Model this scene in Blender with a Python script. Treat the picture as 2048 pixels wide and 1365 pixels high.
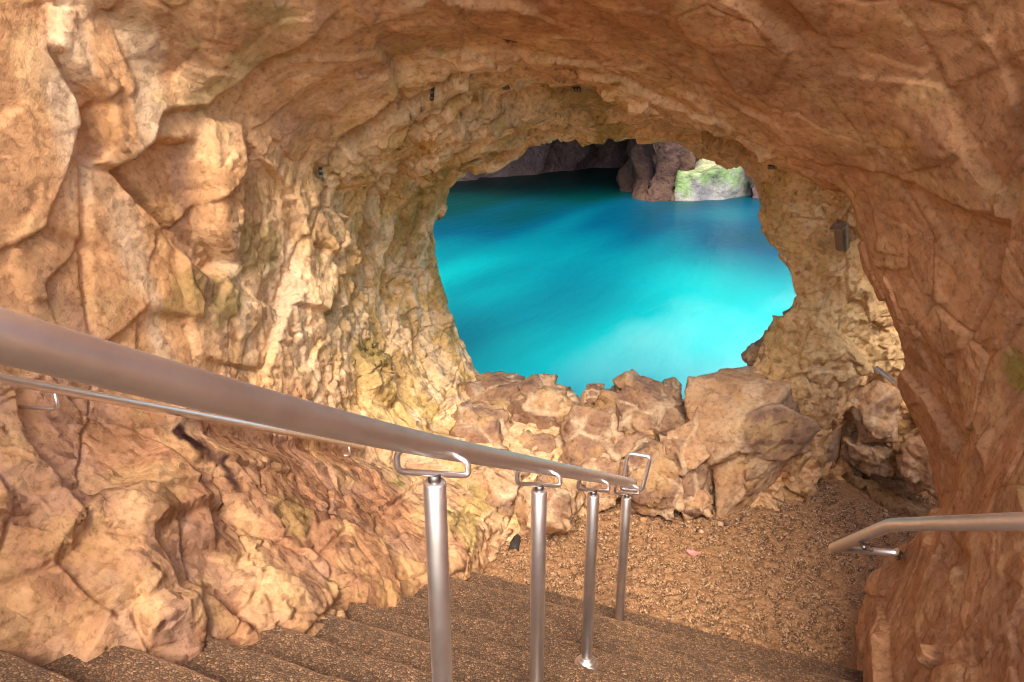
import bpy, bmesh, math
import numpy as np
from concurrent.futures import ThreadPoolExecutor
from mathutils import Vector, Matrix

for o in list(bpy.data.objects):
    bpy.data.objects.remove(o)
SC = bpy.context.scene
COL = SC.collection
R = math.radians

# ------------------------------------------------------------------ camera
# X = to the right across the stairs, Y = along the stairs towards the sea window, Z = up; camera at the origin
PITCH, YAW, FPX = R(19), R(21.8), 1450.0
cam = bpy.data.cameras.new('camera')
cam.sensor_width = 36
cam.lens = 36 * FPX / 2048
cam.clip_start = 0.02
cam.clip_end = 600
camo = bpy.data.objects.new('camera', cam)
camo.rotation_euler = (R(90) - PITCH, 0, YAW)
COL.objects.link(camo)
SC.camera = camo

# ------------------------------------------------------------------ sky, sun, exposure
SUN_EL, SUN_AZ = R(45), R(161)          # azimuth clockwise from +Y: the sun stands behind the camera, a little right
world = bpy.data.worlds.new('World')
SC.world = world
world.use_nodes = True
wn = world.node_tree.nodes
wl = world.node_tree.links
wn.clear()
sky = wn.new('ShaderNodeTexSky')
sky.sky_type = 'NISHITA'
sky.sun_disc = False
sky.sun_elevation = SUN_EL
sky.sun_rotation = SUN_AZ
sky.dust_density = 2.0
bg = wn.new('ShaderNodeBackground')
bg.inputs[1].default_value = 0.11
wo = wn.new('ShaderNodeOutputWorld')
wl.new(sky.outputs[0], bg.inputs[0])
wl.new(bg.outputs[0], wo.inputs[0])
sun = bpy.data.lights.new('sun', 'SUN')
sun.energy = 1.5
sun.angle = R(24)
sun.color = (1.0, 0.86, 0.70)
suno = bpy.data.objects.new('sun', sun)
sd = Vector((math.sin(SUN_AZ) * math.cos(SUN_EL), math.cos(SUN_AZ) * math.cos(SUN_EL), math.sin(SUN_EL)))
suno.rotation_euler = sd.to_track_quat('Z', 'Y').to_euler()
COL.objects.link(suno)
vs = SC.view_settings
vs.view_transform = 'Standard'
vs.look = 'None'
vs.exposure = 1.92
vs.gamma = 1.0
vs.use_curve_mapping = False
SC.cycles.use_denoising = True
SC.cycles.filter_width = 1.1
SC.cycles.use_adaptive_sampling = True
SC.cycles.adaptive_threshold = 0.03
SC.cycles.max_bounces = 5
SC.cycles.diffuse_bounces = 4
SC.cycles.glossy_bounces = 4
SC.cycles.sample_clamp_indirect = 6

# ------------------------------------------------------------------ helpers
_cp, _sp, _cy, _sy = math.cos(PITCH), math.sin(PITCH), math.cos(YAW), math.sin(YAW)
FW = np.array([-_sy * _cp, _cy * _cp, -_sp])
RT = np.array([_cy, _sy, 0.0])
UP = np.cross(RT, FW)


def ray(x, y):
    return FW + RT * (x - 1024) / FPX + UP * (682.5 - y) / FPX


def at(x, y, n=None, s=None, z=None, d=None):
    """the place point seen at a photo position, on the plane X=n, Y=s, Z=z or at depth d"""
    r = ray(x, y)
    t = d if d is not None else n / r[0] if n is not None else s / r[1] if s is not None else z / r[2]
    return r * t


def tag(o, label=None, cat=None, group=None, kind=None):
    for k, v in (('label', label), ('category', cat), ('group', group), ('kind', kind)):
        if v:
            o[k] = v
    return o


def link(name, me, mat=None, parent=None, smooth=True):
    o = bpy.data.objects.new(name, me)
    COL.objects.link(o)
    if mat and not me.materials:
        me.materials.append(mat)
    if parent:
        o.parent = parent
        o.matrix_parent_inverse = Matrix.Translation(-Vector(parent.location)) if parent.type == 'EMPTY' else Matrix()
    if smooth:
        me.polygons.foreach_set('use_smooth', np.ones(len(me.polygons), bool))
    return o


def empty(name, loc=(0, 0, 0)):
    o = bpy.data.objects.new(name, None)
    o.location = loc
    o.empty_display_size = 0.1
    COL.objects.link(o)
    return o


def np_mesh(name, v, f):
    """mesh from vertex array and (M,4) or (M,3) face array"""
    v = np.ascontiguousarray(v, dtype=np.float32)
    f = np.ascontiguousarray(f, dtype=np.int32)
    me = bpy.data.meshes.new(name)
    k = f.shape[1]
    me.vertices.add(len(v))
    me.vertices.foreach_set('co', v.ravel())
    me.loops.add(f.size)
    me.loops.foreach_set('vertex_index', f.ravel())
    me.polygons.add(len(f))
    me.polygons.foreach_set('loop_start', np.arange(0, f.size, k, dtype=np.int32))
    me.polygons.foreach_set('loop_total', np.full(len(f), k, dtype=np.int32))
    me.update(calc_edges=True)
    return me


def get_co(me):
    a = np.empty(len(me.vertices) * 3, np.float32)
    me.vertices.foreach_get('co', a)
    return a.reshape(-1, 3)


def get_no(me):
    a = np.empty(len(me.vertices) * 3, np.float32)
    me.vertices.foreach_get('normal', a)
    return a.reshape(-1, 3)


def set_col(me, c, alpha=None):
    a = me.color_attributes.new('Col', 'FLOAT_COLOR', 'POINT')
    cc = np.ones((len(c), 4), np.float32)
    cc[:, :3] = np.clip(c, 0, 1)
    if alpha is not None:
        cc[:, 3] = np.clip(alpha, 0, 1)
    a.data.foreach_set('color', cc.ravel())


# ---- numpy noise
_rng = np.random.default_rng(11)
_T = _rng.random((64, 64, 64)).astype(np.float32)
_J = [_rng.random((32, 32, 32)).astype(np.float32) for _ in range(8)]


_EX = ThreadPoolExecutor(4)


def vnoise(p):
    if len(p) > 60000:
        return np.concatenate(list(_EX.map(vnoise_, np.array_split(p, 16))))
    return vnoise_(p)


def vnoise_(p):
    i = np.floor(p).astype(np.int32)
    f = (p - i).astype(np.float32)
    f = f * f * (3 - 2 * f)
    i0 = i & 63
    i1 = (i + 1) & 63
    x0, y0, z0 = i0.T
    x1, y1, z1 = i1.T
    fx, fy, fz = f.T
    a = _T[x0, y0, z0] * (1 - fx) + _T[x1, y0, z0] * fx
    b = _T[x0, y1, z0] * (1 - fx) + _T[x1, y1, z0] * fx
    c = _T[x0, y0, z1] * (1 - fx) + _T[x1, y0, z1] * fx
    d = _T[x0, y1, z1] * (1 - fx) + _T[x1, y1, z1] * fx
    return (a * (1 - fy) + b * fy) * (1 - fz) + (c * (1 - fy) + d * fy) * fz


def fbm(p, freq=1.0, octv=4, gain=0.5, off=0.0):
    a, s, t = 1.0, 0.0, 0.0
    q = p * freq + off
    for _ in range(octv):
        s = s + a * (vnoise(q) - 0.5)
        t += a
        a *= gain
        q = q * 2.03 + 17.3
    return s / t * 2.0


def warp(p, freq, amp, off=0.0):
    w = np.stack([fbm(p, freq, 1, off=off + k * 31.7) for k in range(3)], 1)
    return p + w * amp


def cells(p, seed=0.0, jit=0.85, lin=None):
    if len(p) > 60000:
        q = np.array_split(p if lin is None else lin, 16)
        r = list(_EX.map(lambda a: cells_(a[0], seed, jit, None if lin is None else a[1]), zip(np.array_split(p, 16), q)))
        return [np.concatenate(k) for k in zip(*r)]
    return cells_(p, seed, jit, lin)


def cells_(p, seed=0.0, jit=0.85, lin=None):
    """nearest and second nearest jittered cell: F1, F2, height of their tilted planes, cell random"""
    p = (p + seed).astype(np.float32)
    q = p if lin is None else (lin + seed).astype(np.float32)
    b = np.floor(p - 0.5).astype(np.int32)
    n = len(p)
    F1 = np.full(n, 9.0, np.float32)
    F2 = np.full(n, 9.0, np.float32)
    H1 = np.zeros(n, np.float32)
    H2 = np.zeros(n, np.float32)
    C1 = np.zeros(n, np.float32)
    for o in np.ndindex(2, 2, 2):
        c = b + np.array(o, np.int32)
        m = c & 31
        idx = (m[:, 0], m[:, 1], m[:, 2])
        cf = (c + np.float32(0.5)).astype(np.float32)
        for k in range(3):
            cf[:, k] += (_J[k][idx] - 0.5) * jit
        d = p - cf
        r = np.sqrt(np.einsum('ij,ij->i', d, d))
        if lin is not None:
            d = q - cf
        h = d[:, 0] * (_J[3][idx] - 0.5) * 2 + d[:, 1] * (_J[4][idx] - 0.5) * 2 + d[:, 2] * (_J[5][idx] - 0.5) * 2 \
            + (_J[6][idx] - 0.5) * 1.0
        cl = r < F1
        sec = (~cl) & (r < F2)
        F2 = np.where(cl, F1, np.where(sec, r, F2))
        H2 = np.where(cl, H1, np.where(sec, h, H2))
        H1 = np.where(cl, h, H1)
        C1 = np.where(cl, _J[7][idx], C1)
        F1 = np.where(cl, r, F1)
    return F1, F2, H1, H2, C1


def facet(p, seed=0.0, edge=0.08, lin=None):
    F1, F2, H1, H2, C1 = cells(p, seed, lin=lin)
    w = np.clip((F2 - F1) / edge, 0, 1)
    w = 0.5 + 0.5 * w * w * (3 - 2 * w)
    return H1 * w + H2 * (1 - w), F2 - F1, C1


def sstep(a, b, x):
    t = np.clip((x - a) / (b - a), 0, 1)
    return t * t * (3 - 2 * t)


def poly_sdf(P, X, Y):
    """signed distance to a polygon, negative inside"""
    P = np.asarray(P, np.float64)
    d = np.full(X.shape, 1e9)
    ins = np.zeros(X.shape, bool)
    for i in range(len(P)):
        ax, ay = P[i]
        bx, by = P[(i + 1) % len(P)]
        ex, ey = bx - ax, by - ay
        t = np.clip(((X - ax) * ex + (Y - ay) * ey) / (ex * ex + ey * ey + 1e-12), 0, 1)
        d = np.minimum(d, (X - ax - t * ex) ** 2 + (Y - ay - t * ey) ** 2)
        c = ((ay > Y) != (by > Y)) & (X < (bx - ax) * (Y - ay) / (by - ay + 1e-12) + ax)
        ins ^= c
    d = np.sqrt(d)
    return np.where(ins, -d, d)


# ------------------------------------------------------------------ materials
class NT:
    def __init__(self, name):
        self.m = bpy.data.materials.new(name)
        self.m.use_nodes = True
        self.t = self.m.node_tree
        self.b = self.t.nodes['Principled BSDF']
        self.out = self.t.nodes['Material Output']

    def n(self, typ, **kw):
        nd = self.t.nodes.new(typ)
        for k, v in kw.items():
            if k.startswith('i_'):
                nd.inputs[k[2:].replace('_', ' ')].default_value = v
            else:
                setattr(nd, k, v)
        return nd

    def l(self, a, b):
        self.t.links.new(a, b)

    def coord(self):
        return self.n('ShaderNodeTexCoord').outputs['Object']

    def noise(self, vec, scale, detail=4, rough=0.55, dist=0.0):
        nd = self.n('ShaderNodeTexNoise')
        nd.inputs['Scale'].default_value = scale
        nd.inputs['Detail'].default_value = detail
        nd.inputs['Roughness'].default_value = rough
        nd.inputs['Distortion'].default_value = dist
        self.l(vec, nd.inputs['Vector'])
        return nd.outputs['Fac']

    def voro(self, vec, scale, feature='F1', out='Distance'):
        nd = self.n('ShaderNodeTexVoronoi', feature=feature)
        nd.inputs['Scale'].default_value = scale
        self.l(vec, nd.inputs['Vector'])
        return nd.outputs[out]

    def ramp(self, fac, stops):
        nd = self.n('ShaderNodeValToRGB')
        e = nd.color_ramp.elements
        while len(e) < len(stops):
            e.new(0.5)
        for k, (p, c) in enumerate(stops):
            e[k].position = p
            e[k].color = (c, c, c, 1) if isinstance(c, (int, float)) else (*c, 1)
        self.l(fac, nd.inputs[0])
        return nd.outputs[0]

    def mix(self, fac, a, b, mode='MIX'):
        nd = self.n('ShaderNodeMix', data_type='RGBA', blend_type=mode)
        for s, v in ((0, fac), (6, a), (7, b)):
            if isinstance(v, (int, float)):
                nd.inputs[s].default_value = v if s == 0 else (v, v, v, 1)
            elif isinstance(v, tuple):
                nd.inputs[s].default_value = (*v, 1)
            else:
                self.l(v, nd.inputs[s])
        return nd.outputs[2]

    def math(self, op, a, b=0.0, c=0.0):
        nd = self.n('ShaderNodeMath', operation=op)
        for k, v in enumerate((a, b, c)):
            if isinstance(v, (int, float)):
                nd.inputs[k].default_value = v
            else:
                self.l(v, nd.inputs[k])
        return nd.outputs[0]

    def bump(self, h, dist, strength=1.0, prev=None):
        nd = self.n('ShaderNodeBump')
        nd.inputs['Distance'].default_value = dist
        nd.inputs['Strength'].default_value = strength
        self.l(h, nd.inputs['Height'])
        if prev:
            self.l(prev, nd.inputs['Normal'])
        return nd.outputs[0]

    def set(self, **kw):
        for k, v in kw.items():
            s = self.b.inputs[k.replace('_', ' ')]
            if isinstance(v, (int, float)):
                s.default_value = v
            elif isinstance(v, tuple):
                s.default_value = (*v, 1)
            else:
                self.l(v, s)
        return self.m


def rock_material(name, fine=1.0):
    t = NT(name)
    c = t.coord()
    an = t.n('ShaderNodeAttribute', attribute_name='Col')
    col, rgh = an.outputs['Color'], an.outputs['Alpha']
    n2 = t.noise(c, 34.0, 3, 0.7)
    v = t.mix(1.0, col, t.ramp(n2, [(0.28, (0.62, 0.57, 0.53)), (0.46, (0.97, 0.97, 0.97)), (0.75, (1.18, 1.17, 1.16))]), 'MULTIPLY')
    w = t.n('ShaderNodeTexNoise')
    w.inputs['Scale'].default_value = 9.0
    w.inputs['Detail'].default_value = 1
    t.l(c, w.inputs['Vector'])

    def flakes(scale, wamp):
        cw = t.mix(wamp, c, w.outputs['Color'], 'ADD')
        vo = t.n('ShaderNodeTexVoronoi', feature='F1')
        vo.inputs['Scale'].default_value = scale
        t.l(cw, vo.inputs['Vector'])
        d = t.n('ShaderNodeVectorMath', operation='SUBTRACT')
        t.l(cw, d.inputs[0])
        t.l(vo.outputs['Position'], d.inputs[1])
        g = t.n('ShaderNodeVectorMath', operation='SUBTRACT')
        t.l(vo.outputs['Color'], g.inputs[0])
        g.inputs[1].default_value = (0.5, 0.5, 0.5)
        dp = t.n('ShaderNodeVectorMath', operation='DOT_PRODUCT')
        t.l(d.outputs[0], dp.inputs[0])
        t.l(g.outputs[0], dp.inputs[1])
        return dp.outputs['Value']
    h = t.math('ADD', t.math('MULTIPLY', flakes(11.0, 0.08), 0.9 * fine), t.math('MULTIPLY', flakes(29.0, 0.05), 1.15 * fine))
    h = t.math('MULTIPLY', h, rgh)
    h = t.math('ADD', h, t.math('MULTIPLY', t.math('MULTIPLY', n2, t.math('MULTIPLY_ADD', rgh, 0.8, 0.25)), 0.009 * fine))
    h = t.math('ADD', h, t.math('MULTIPLY', t.noise(c, 130.0, 2, 0.75), 0.0030 * fine))
    b = t.bump(h, 1.0, 0.85)
    return t.set(Base_Color=v, Roughness=0.86, Specular_IOR_Level=0.0, Normal=b)


M = {}
M['rock'] = rock_material('limestone')
M['boulder'] = rock_material('weathered_limestone', 1.2)


def steel_material(name, base, rough):
    t = NT(name)
    c = t.coord()
    m = t.n('ShaderNodeMapping')
    m.inputs['Scale'].default_value = (1, 1, 1)
    t.l(c, m.inputs[0])
    n = t.noise(m.outputs[0], 18.0, 4, 0.6)
    r = t.math('ADD', t.math('MULTIPLY', n, 0.10), rough - 0.05)
    col = t.mix(1.0, base, t.ramp(n, [(0.3, 0.92), (0.65, 1.0)]), 'MULTIPLY')
    return t.set(Base_Color=col, Metallic=1.0, Roughness=r)


M['steel'] = steel_material('brushed_steel', (0.88, 0.83, 0.81), 0.43)
M['dark_steel'] = steel_material('dark_steel', (0.22, 0.20, 0.19), 0.42)


def plain(name, col, rough=0.6, metal=0.0, scale=30.0):
    t = NT(name)
    c = t.coord()
    v = t.mix(1.0, col, t.ramp(t.noise(c, scale, 4, 0.6), [(0.3, 0.72), (0.7, 1.15)]), 'MULTIPLY')
    return t.set(Base_Color=v, Roughness=rough, Metallic=metal)


def aggregate_material(name, pale, mortar, size):
    """exposed pebble concrete"""
    t = NT(name)
    c = t.coord()
    w = t.n('ShaderNodeTexNoise')
    w.inputs['Scale'].default_value = 60
    t.l(c, w.inputs['Vector'])
    c2 = t.mix(0.012, c, w.outputs['Color'], 'ADD')
    e = t.voro(c2, size, 'DISTANCE_TO_EDGE')
    rc = t.voro(c2, size, 'F1', 'Color')
    sep = t.n('ShaderNodeSeparateColor')
    t.l(rc, sep.inputs[0])
    big = t.noise(c, 3.0, 4, 0.6)
    peb = t.ramp(sep.outputs[0], [(0.0, tuple(x * 0.35 for x in pale)), (0.45, tuple(x * 0.75 for x in pale)), (0.8, pale),
                                  (1.0, tuple(min(1, x * 1.45) for x in pale))])
    v = t.mix(t.ramp(e, [(0.04, 0.0), (0.16, 1.0)]), mortar, peb)
    v = t.mix(1.0, v, t.ramp(big, [(0.3, 0.7), (0.7, 1.15)]), 'MULTIPLY')
    wr_ = t.n('ShaderNodeAttribute', attribute_name='Col').outputs['Color']
    v = t.mix(t.math('MULTIPLY', wr_, 0.75), v, tuple(x * 1.15 for x in pale))
    h = t.math('ADD', t.ramp(e, [(0.0, 0.0), (0.3, 1.0)]), t.math('MULTIPLY', t.noise(c, 300, 2), 0.3))
    return t.set(Base_Color=v, Roughness=0.8, Normal=t.bump(h, 0.004, 0.8))


M['step'] = aggregate_material('pebble_concrete', (0.32, 0.178, 0.088), (0.095, 0.052, 0.028), 88)

# ------------------------------------------------------------------ the cave: lofted cross sections, then rock relief
VX = 0.042
X0, X1, Y0, Y1, Z0, Z1 = -3.7, 3.6, -0.8, 6.6, -3.7, 2.0
gx = np.arange(X0, X1, VX)
gy = np.arange(Y0, Y1, VX)
gz = np.arange(Z0, Z1, VX)
WIN = [(-2.62, -.72), (-2.45, -.617), (-2.2, -.55), (-1.995, -.395), (-1.605, -.31), (-1.234, -.325), (-.876, -.385),
       (-.437, -.435), (-.364, -.534), (-.282, -.698), (-.284, -.834), (-.18, -1.035), (-.067, -1.166), (-.026, -1.377),
       (-.05, -1.6), (-.105, -1.72), (-.225, -1.98), (-.414, -2.28), (-.624, -2.42), (-1.628, -2.55), (-2.397, -2.52),
       (-2.581, -2.179), (-2.716, -1.924), (-2.8, -1.624), (-2.882, -1.329), (-2.85, -1.117), (-2.727, -.905)]


def grow(P, k, c=(-1.45, -1.35)):
    return [(c[0] + (x - c[0]) * k, c[1] + (z - c[1]) * k) for x, z in P]


STN = [  # unseen open mouth behind the camera, made up to let the sun in
    (-1.0, [(-1.5, 9), (-1.4, 0), (-1.35, -1.0), (-1.3, -1.7), (1.9, -1.7), (2.2, -.6), (2.6, .3), (3.9, .6), (3.9, 9)]),  # left wall drawn in out of view to keep sky light off the pillar
    (0.3, [(-2.3, 9), (-2.25, 0), (-2.15, -.8), (-2.0, -1.7), (1.1, -1.7), (1.35, -.6), (1.6, .2), (3.9, .5), (3.9, 9)]),
    (1.05, [(-2.85, 9), (-2.75, 0), (-2.62, -.75), (-2.15, -1.6), (-2.05, -2.2), (.75, -2.2), (.9, -1.4), (1.1, -.5),
            (1.25, .3), (3.9, .6), (3.9, 9)]),
    (1.55, [(-2.78, 9), (-2.74, 0), (-2.70, -.6), (-2.66, -1.1), (-1.95, -1.65), (-1.75, -2.5), (.66, -2.5), (.74, -1.8),
            (.9, -1.0), (.98, -.2), (1.05, .4), (3.9, .7), (3.9, 9)]),
    (2.0, [(-2.74, 9), (-2.72, -.5), (-2.68, -1.3), (-2.0, -1.85), (-1.75, -2.1), (-1.65, -2.7), (.62, -2.7), (.68, -2.0),
           (.82, -1.2), (.9, -.4), (.92, .25), (1.1, 9)], [(1.25, 9), (1.2, .6), (3.9, .6), (3.9, 9)]),  # second outline: unseen gap added behind the pillar to let sun through
    (2.35, [(-2.74, .3), (-2.72, -.6), (-2.68, -1.4), (-2.05, -1.95), (-1.75, -2.25), (-1.62, -2.9), (.62, -2.9), (.66, -2.1),
           (.82, -1.4), (.9, -.6), (.86, .2), (.6, .9), (-.4, 1.25), (-1.4, 1.15), (-2.3, .75)], [(1.25, 9), (1.2, .45), (3.9, .4), (3.9, 9)]),
    (2.6, [(-2.74, .1), (-2.72, -.7), (-2.68, -1.5), (-2.1, -2.05), (-1.75, -2.35), (-1.6, -3.0), (.62, -3.0), (.64, -2.2),
           (.81, -1.5), (.88, -.75), (.80, 0), (.5, .45), (-.35, .72), (-1.3, .70), (-2.2, .45), (-2.6, .25)], [(1.25, 9), (1.2, .45), (3.9, .4), (3.9, 9)]),
    (3.0, [(-2.72, -.1), (-2.74, -.8), (-2.66, -1.75), (-2.2, -2.2), (-1.72, -2.5), (-1.55, -3.2), (.62, -3.2), (.62, -2.4),
           (.8, -1.7), (.86, -1.0), (.72, -.35), (.4, .08), (-.3, .32), (-1.2, .42), (-2.0, .30), (-2.5, .12)], [(1.2, 9), (1.15, .0), (3.9, -.4), (3.9, 9)]),
    (3.6, [(-2.74, -.4), (-2.76, -1.0), (-2.68, -2.0), (-2.3, -2.4), (-1.72, -2.7), (-1.5, -3.4), (.64, -3.4), (.66, -2.6),
           (.82, -2.1), (.78, -1.7), (.60, -1.15), (.40, -.6), (.23, -.32), (-.3, -.08), (-.9, .12), (-1.5, .22), (-2.1, .08), (-2.5, -.15)], [(1.2, 9), (1.15, .0), (3.9, -.4), (3.9, 9)]),
    (4.0, [(-2.78, -.65), (-2.80, -1.2), (-2.72, -2.0), (-2.35, -2.45), (-1.7, -2.75), (-1.42, -3.4), (.70, -3.4), (.631, -2.78),
           (.623, -2.54), (.80, -2.26), (.87, -2.06), (.78, -1.83), (.595, -1.49), (.435, -1.1), (.275, -.80), (.18, -.51),
           (-.038, -.385), (-.339, -.283), (-.6, -.19), (-.868, -.105), (-1.2, .0), (-1.7, .02), (-2.2, -.15), (-2.6, -.4)], [(1.1, 9), (1.08, -.35), (1.35, -1.0), (3.9, -1.4), (3.9, 9)]),
    (4.13, [(-2.82, -.7), (-2.84, -1.25), (-2.74, -2.0), (-2.35, -2.43), (-1.65, -2.68), (-1.3, -3.4), (3.9, -3.4), (3.9, 9), (1.25, 9), (1.05, .6),
            (.85, .15), (.3, .04), (-.3, .10), (-.9, .12), (-1.3, .11), (-1.8, .0), (-2.3, -.22), (-2.62, -.45)]),  # open top behind the pillar: unseen light shaft added for the inner wall
    (4.5, [(-2.87, -.8), (-2.9, -1.35), (-2.77, -2.0), (-2.37, -2.45), (-1.6, -2.66), (-1.1, -3.0), (-.95, -3.4), (3.9, -3.4), (3.9, 9), (1.2, 9), (1.0, .6),
           (.8, .1), (.3, -.06), (-.3, .02), (-.9, .06), (-1.3, .04), (-1.8, -.08), (-2.3, -.32), (-2.65, -.55)]),
    (4.8, [(-2.9, -.9), (-2.93, -1.4), (-2.8, -2.0), (-2.4, -2.44), (-1.6, -2.60), (-1.1, -2.82), (-.8, -3.4), (3.9, -3.4), (3.9, 9), (1.3, 9), (1.05, .5),
            (.75, -.1), (.15, -.22), (-.4, -.12), (-1.0, -.05), (-1.5, -.09), (-2.0, -.25), (-2.5, -.50)]),
    (5.08, [(-2.78, -.82), (-2.93, -1.3), (-2.8, -2.0), (-2.42, -2.46), (-1.6, -2.56), (-.9, -2.58), (-.5, -2.72), (.2, -3.4), (3.9, -3.4), (3.9, 9), (1.6, 9), (1.3, .3),
            (.8, -.35), (.1, -.42), (-.42, -.32), (-.87, -.26), (-1.24, -.21), (-1.6, -.21), (-2.0, -.30), (-2.45, -.54)]),
    (5.3, WIN, [(.28, -3.4), (3.9, -3.4), (3.9, 9), (1.9, 9), (1.5, -.3), (.85, -1.1), (.42, -1.9)]),
    (5.6, grow(WIN, 1.10), [(.30, -3.4), (2.6, -3.4), (2.2, -2.0), (1.5, -1.7), (.8, -2.0), (.45, -2.4)]),
    (5.95, grow(WIN, 1.36)),
    (6.3, grow(WIN, 2.0)),
    (6.7, grow(WIN, 3.2)),
]
GX2, GZ2 = np.meshgrid(gx, gz, indexing='ij')
sl = [np.clip(np.minimum.reduce([poly_sdf(P, GX2, GZ2) for P in st_[1:]]), -0.3, 0.3) for st_ in STN]
ss = np.array([st_[0] for st_ in STN])
FLD = np.empty((len(gx), len(gy), len(gz)), np.float32)
for j, y in enumerate(gy):
    k = int(np.clip(np.searchsorted(ss, y) - 1, 0, len(ss) - 2))
    t = (y - ss[k]) / (ss[k + 1] - ss[k])
    FLD[:, j, :] = sl[k] * (1 - t) + sl[k + 1] * t


def blur(F, ax):
    a = np.roll(F, 1, ax)
    b = np.roll(F, -1, ax)
    r = (a + 2 * F + b) / 4
    idx = [slice(None)] * 3
    for e in (0, -1):
        idx[ax] = e
        r[tuple(idx)] = F[tuple(idx)]
    return r


for _ in range(1):
    for ax in range(3):
        FLD = blur(FLD, ax)
GP = np.stack(np.meshgrid(gx, gy, gz, indexing='ij'), -1).reshape(-1, 3).astype(np.float32)
near = np.abs(FLD.ravel()) < 0.299
lump = np.zeros(len(GP), np.float32)
lump[near] = fbm(GP[near], 0.9, 2, off=3.1) * 0.05
FLD = FLD + lump.reshape(FLD.shape)


def surface_nets(F, org, h):
    """isosurface F=0 as quads facing the negative side (the open air)"""
    S = F < 0
    nx, ny, nz = F.shape
    cs = [S[i:nx - 1 + i, j:ny - 1 + j, k:nz - 1 + k] for i in (0, 1) for j in (0, 1) for k in (0, 1)]
    cnt = sum(c.astype(np.int8) for c in cs)
    act = (cnt > 0) & (cnt < 8)
    ids = np.full(act.shape, -1, np.int64)
    ci = np.argwhere(act)
    ids[act] = np.arange(len(ci))
    acc = np.zeros((len(ci), 3))
    num = np.zeros(len(ci))
    corner = {}
    for i in (0, 1):
        for j in (0, 1):
            for k in (0, 1):
                corner[i, j, k] = F[ci[:, 0] + i, ci[:, 1] + j, ci[:, 2] + k]
    for a in corner:
        for ax in range(3):
            if a[ax] == 0:
                b = list(a)
                b[ax] = 1
                fa, fb = corner[a], corner[tuple(b)]
                m = (fa < 0) != (fb < 0)
                t = np.where(m, fa / (fa - fb + 1e-12), 0)
                pt = np.tile(np.array(a, float), (len(ci), 1))
                pt[:, ax] += t
                acc[m] += pt[m]
                num[m] += 1
    V = (ci + acc / num[:, None]) * h + org
    Q = []
    for ax in range(3):
        u, w = (ax + 1) % 3, (ax + 2) % 3
        sa = [slice(0, n) for n in F.shape]
        sb = [slice(0, n) for n in F.shape]
        sa[ax] = slice(0, F.shape[ax] - 1)
        sb[ax] = slice(1, F.shape[ax])
        A, B = S[tuple(sa)], S[tuple(sb)]
        for flip in (False, True):
            e = np.argwhere((A & ~B) if not flip else (~A & B))
            e = e[(e[:, u] > 0) & (e[:, w] > 0) & (e[:, u] < F.shape[u] - 1) & (e[:, w] < F.shape[w] - 1)]
            q = []
            for du, dw in ((-1, -1), (0, -1), (0, 0), (-1, 0)):
                g = e.copy()
                g[:, u] += du
                g[:, w] += dw
                q.append(ids[g[:, 0], g[:, 1], g[:, 2]])
            q = np.stack(q, 1)
            Q.append(q[:, ::-1] if not flip else q)
    return V, np.concatenate(Q)


V, Q = surface_nets(FLD, np.array([X0, Y0, Z0]), VX)
# keep what can be seen or what throws shade; drop the hidden bed under stairs and landing
cen = V[Q].mean(1)
floor_z = np.where(cen[:, 1] > 3.45, -2.95, -2.95 + (3.45 - cen[:, 1]) * 0.465)
keep = ~((cen[:, 2] < floor_z - 0.28))
Q = Q[keep]
used = np.unique(Q)
rm = np.full(len(V), -1)
rm[used] = np.arange(len(used))
V, Q = V[used], rm[Q]
cen = V[Q].mean(1)
dp_ = cen @ FW
in_view = (dp_ > 0.2) & (np.abs(cen @ RT) < 0.98 * dp_ + 0.25) & (np.abs(cen @ UP) < 0.72 * dp_ + 0.25)


def refine(Qs, lv):
    u = np.unique(Qs)
    r_ = np.full(len(V), -1)
    r_[u] = np.arange(len(u))
    me = np_mesh('cave_base', V[u], r_[Qs])
    if lv:
        bo = bpy.data.objects.new('cave_base', me)
        COL.objects.link(bo)
        md = bo.modifiers.new('s', 'SUBSURF')
        md.levels = md.render_levels = lv
        me = bpy.data.meshes.new_from_object(bo.evaluated_get(bpy.context.evaluated_depsgraph_get()))
        bpy.data.objects.remove(bo)
    f = np.empty(len(me.loops), np.int32)
    me.loops.foreach_get('vertex_index', f)
    r = get_co(me), get_no(me), f.reshape(-1, 4)
    bpy.data.meshes.remove(me)
    return r


pa, na, fa_ = refine(Q[in_view], 2)
pb, nb, fb_ = refine(Q[~in_view], 0)
P, N, fq = np.concatenate([pa, pb]), np.concatenate([na, nb]), np.concatenate([fa_, fb_ + len(pa)])
NV = len(P)
fine = np_mesh('cave_fine', P, fq)
print('cave', len(Q), NV)


# ---- relief
def trace(pts, **k):
    return [at(x, y, **k) for x, y in pts]


x, y, z = P.T
left = sstep(-1.3, -1.9, x)                                  # left wall
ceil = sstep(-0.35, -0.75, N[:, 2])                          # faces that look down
jamb = sstep(3.3, 4.2, y) * sstep(0.2, -0.4, x)              # the reveal round the sea window
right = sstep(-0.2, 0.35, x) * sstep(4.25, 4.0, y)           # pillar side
inner = sstep(4.15, 4.4, y) * sstep(-0.5, 0.1, x)            # rough wall right of the window
low = sstep(0.25, -0.35, z - (-1.0 - 0.45 * (y - 1.6)))      # below the hand rails
pw = warp(P, 1.5, 0.16, 5.0)
pw2 = warp(P, 5.0, 0.05, 9.0)
k1, k2 = np.array([1.5, 1.5, 1.0]), np.array([3.6, 3.6, 2.5])
big, bd, bc = facet(pw * k1, 3.3, 0.035, P * k1)
mid, mdd, mc = facet(pw2 * k2, 7.7, 0.05, P * k2)
sml, sdd, scn = facet(pw2 * 8.5, 1.7, 0.10, P * 8.5)
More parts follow.
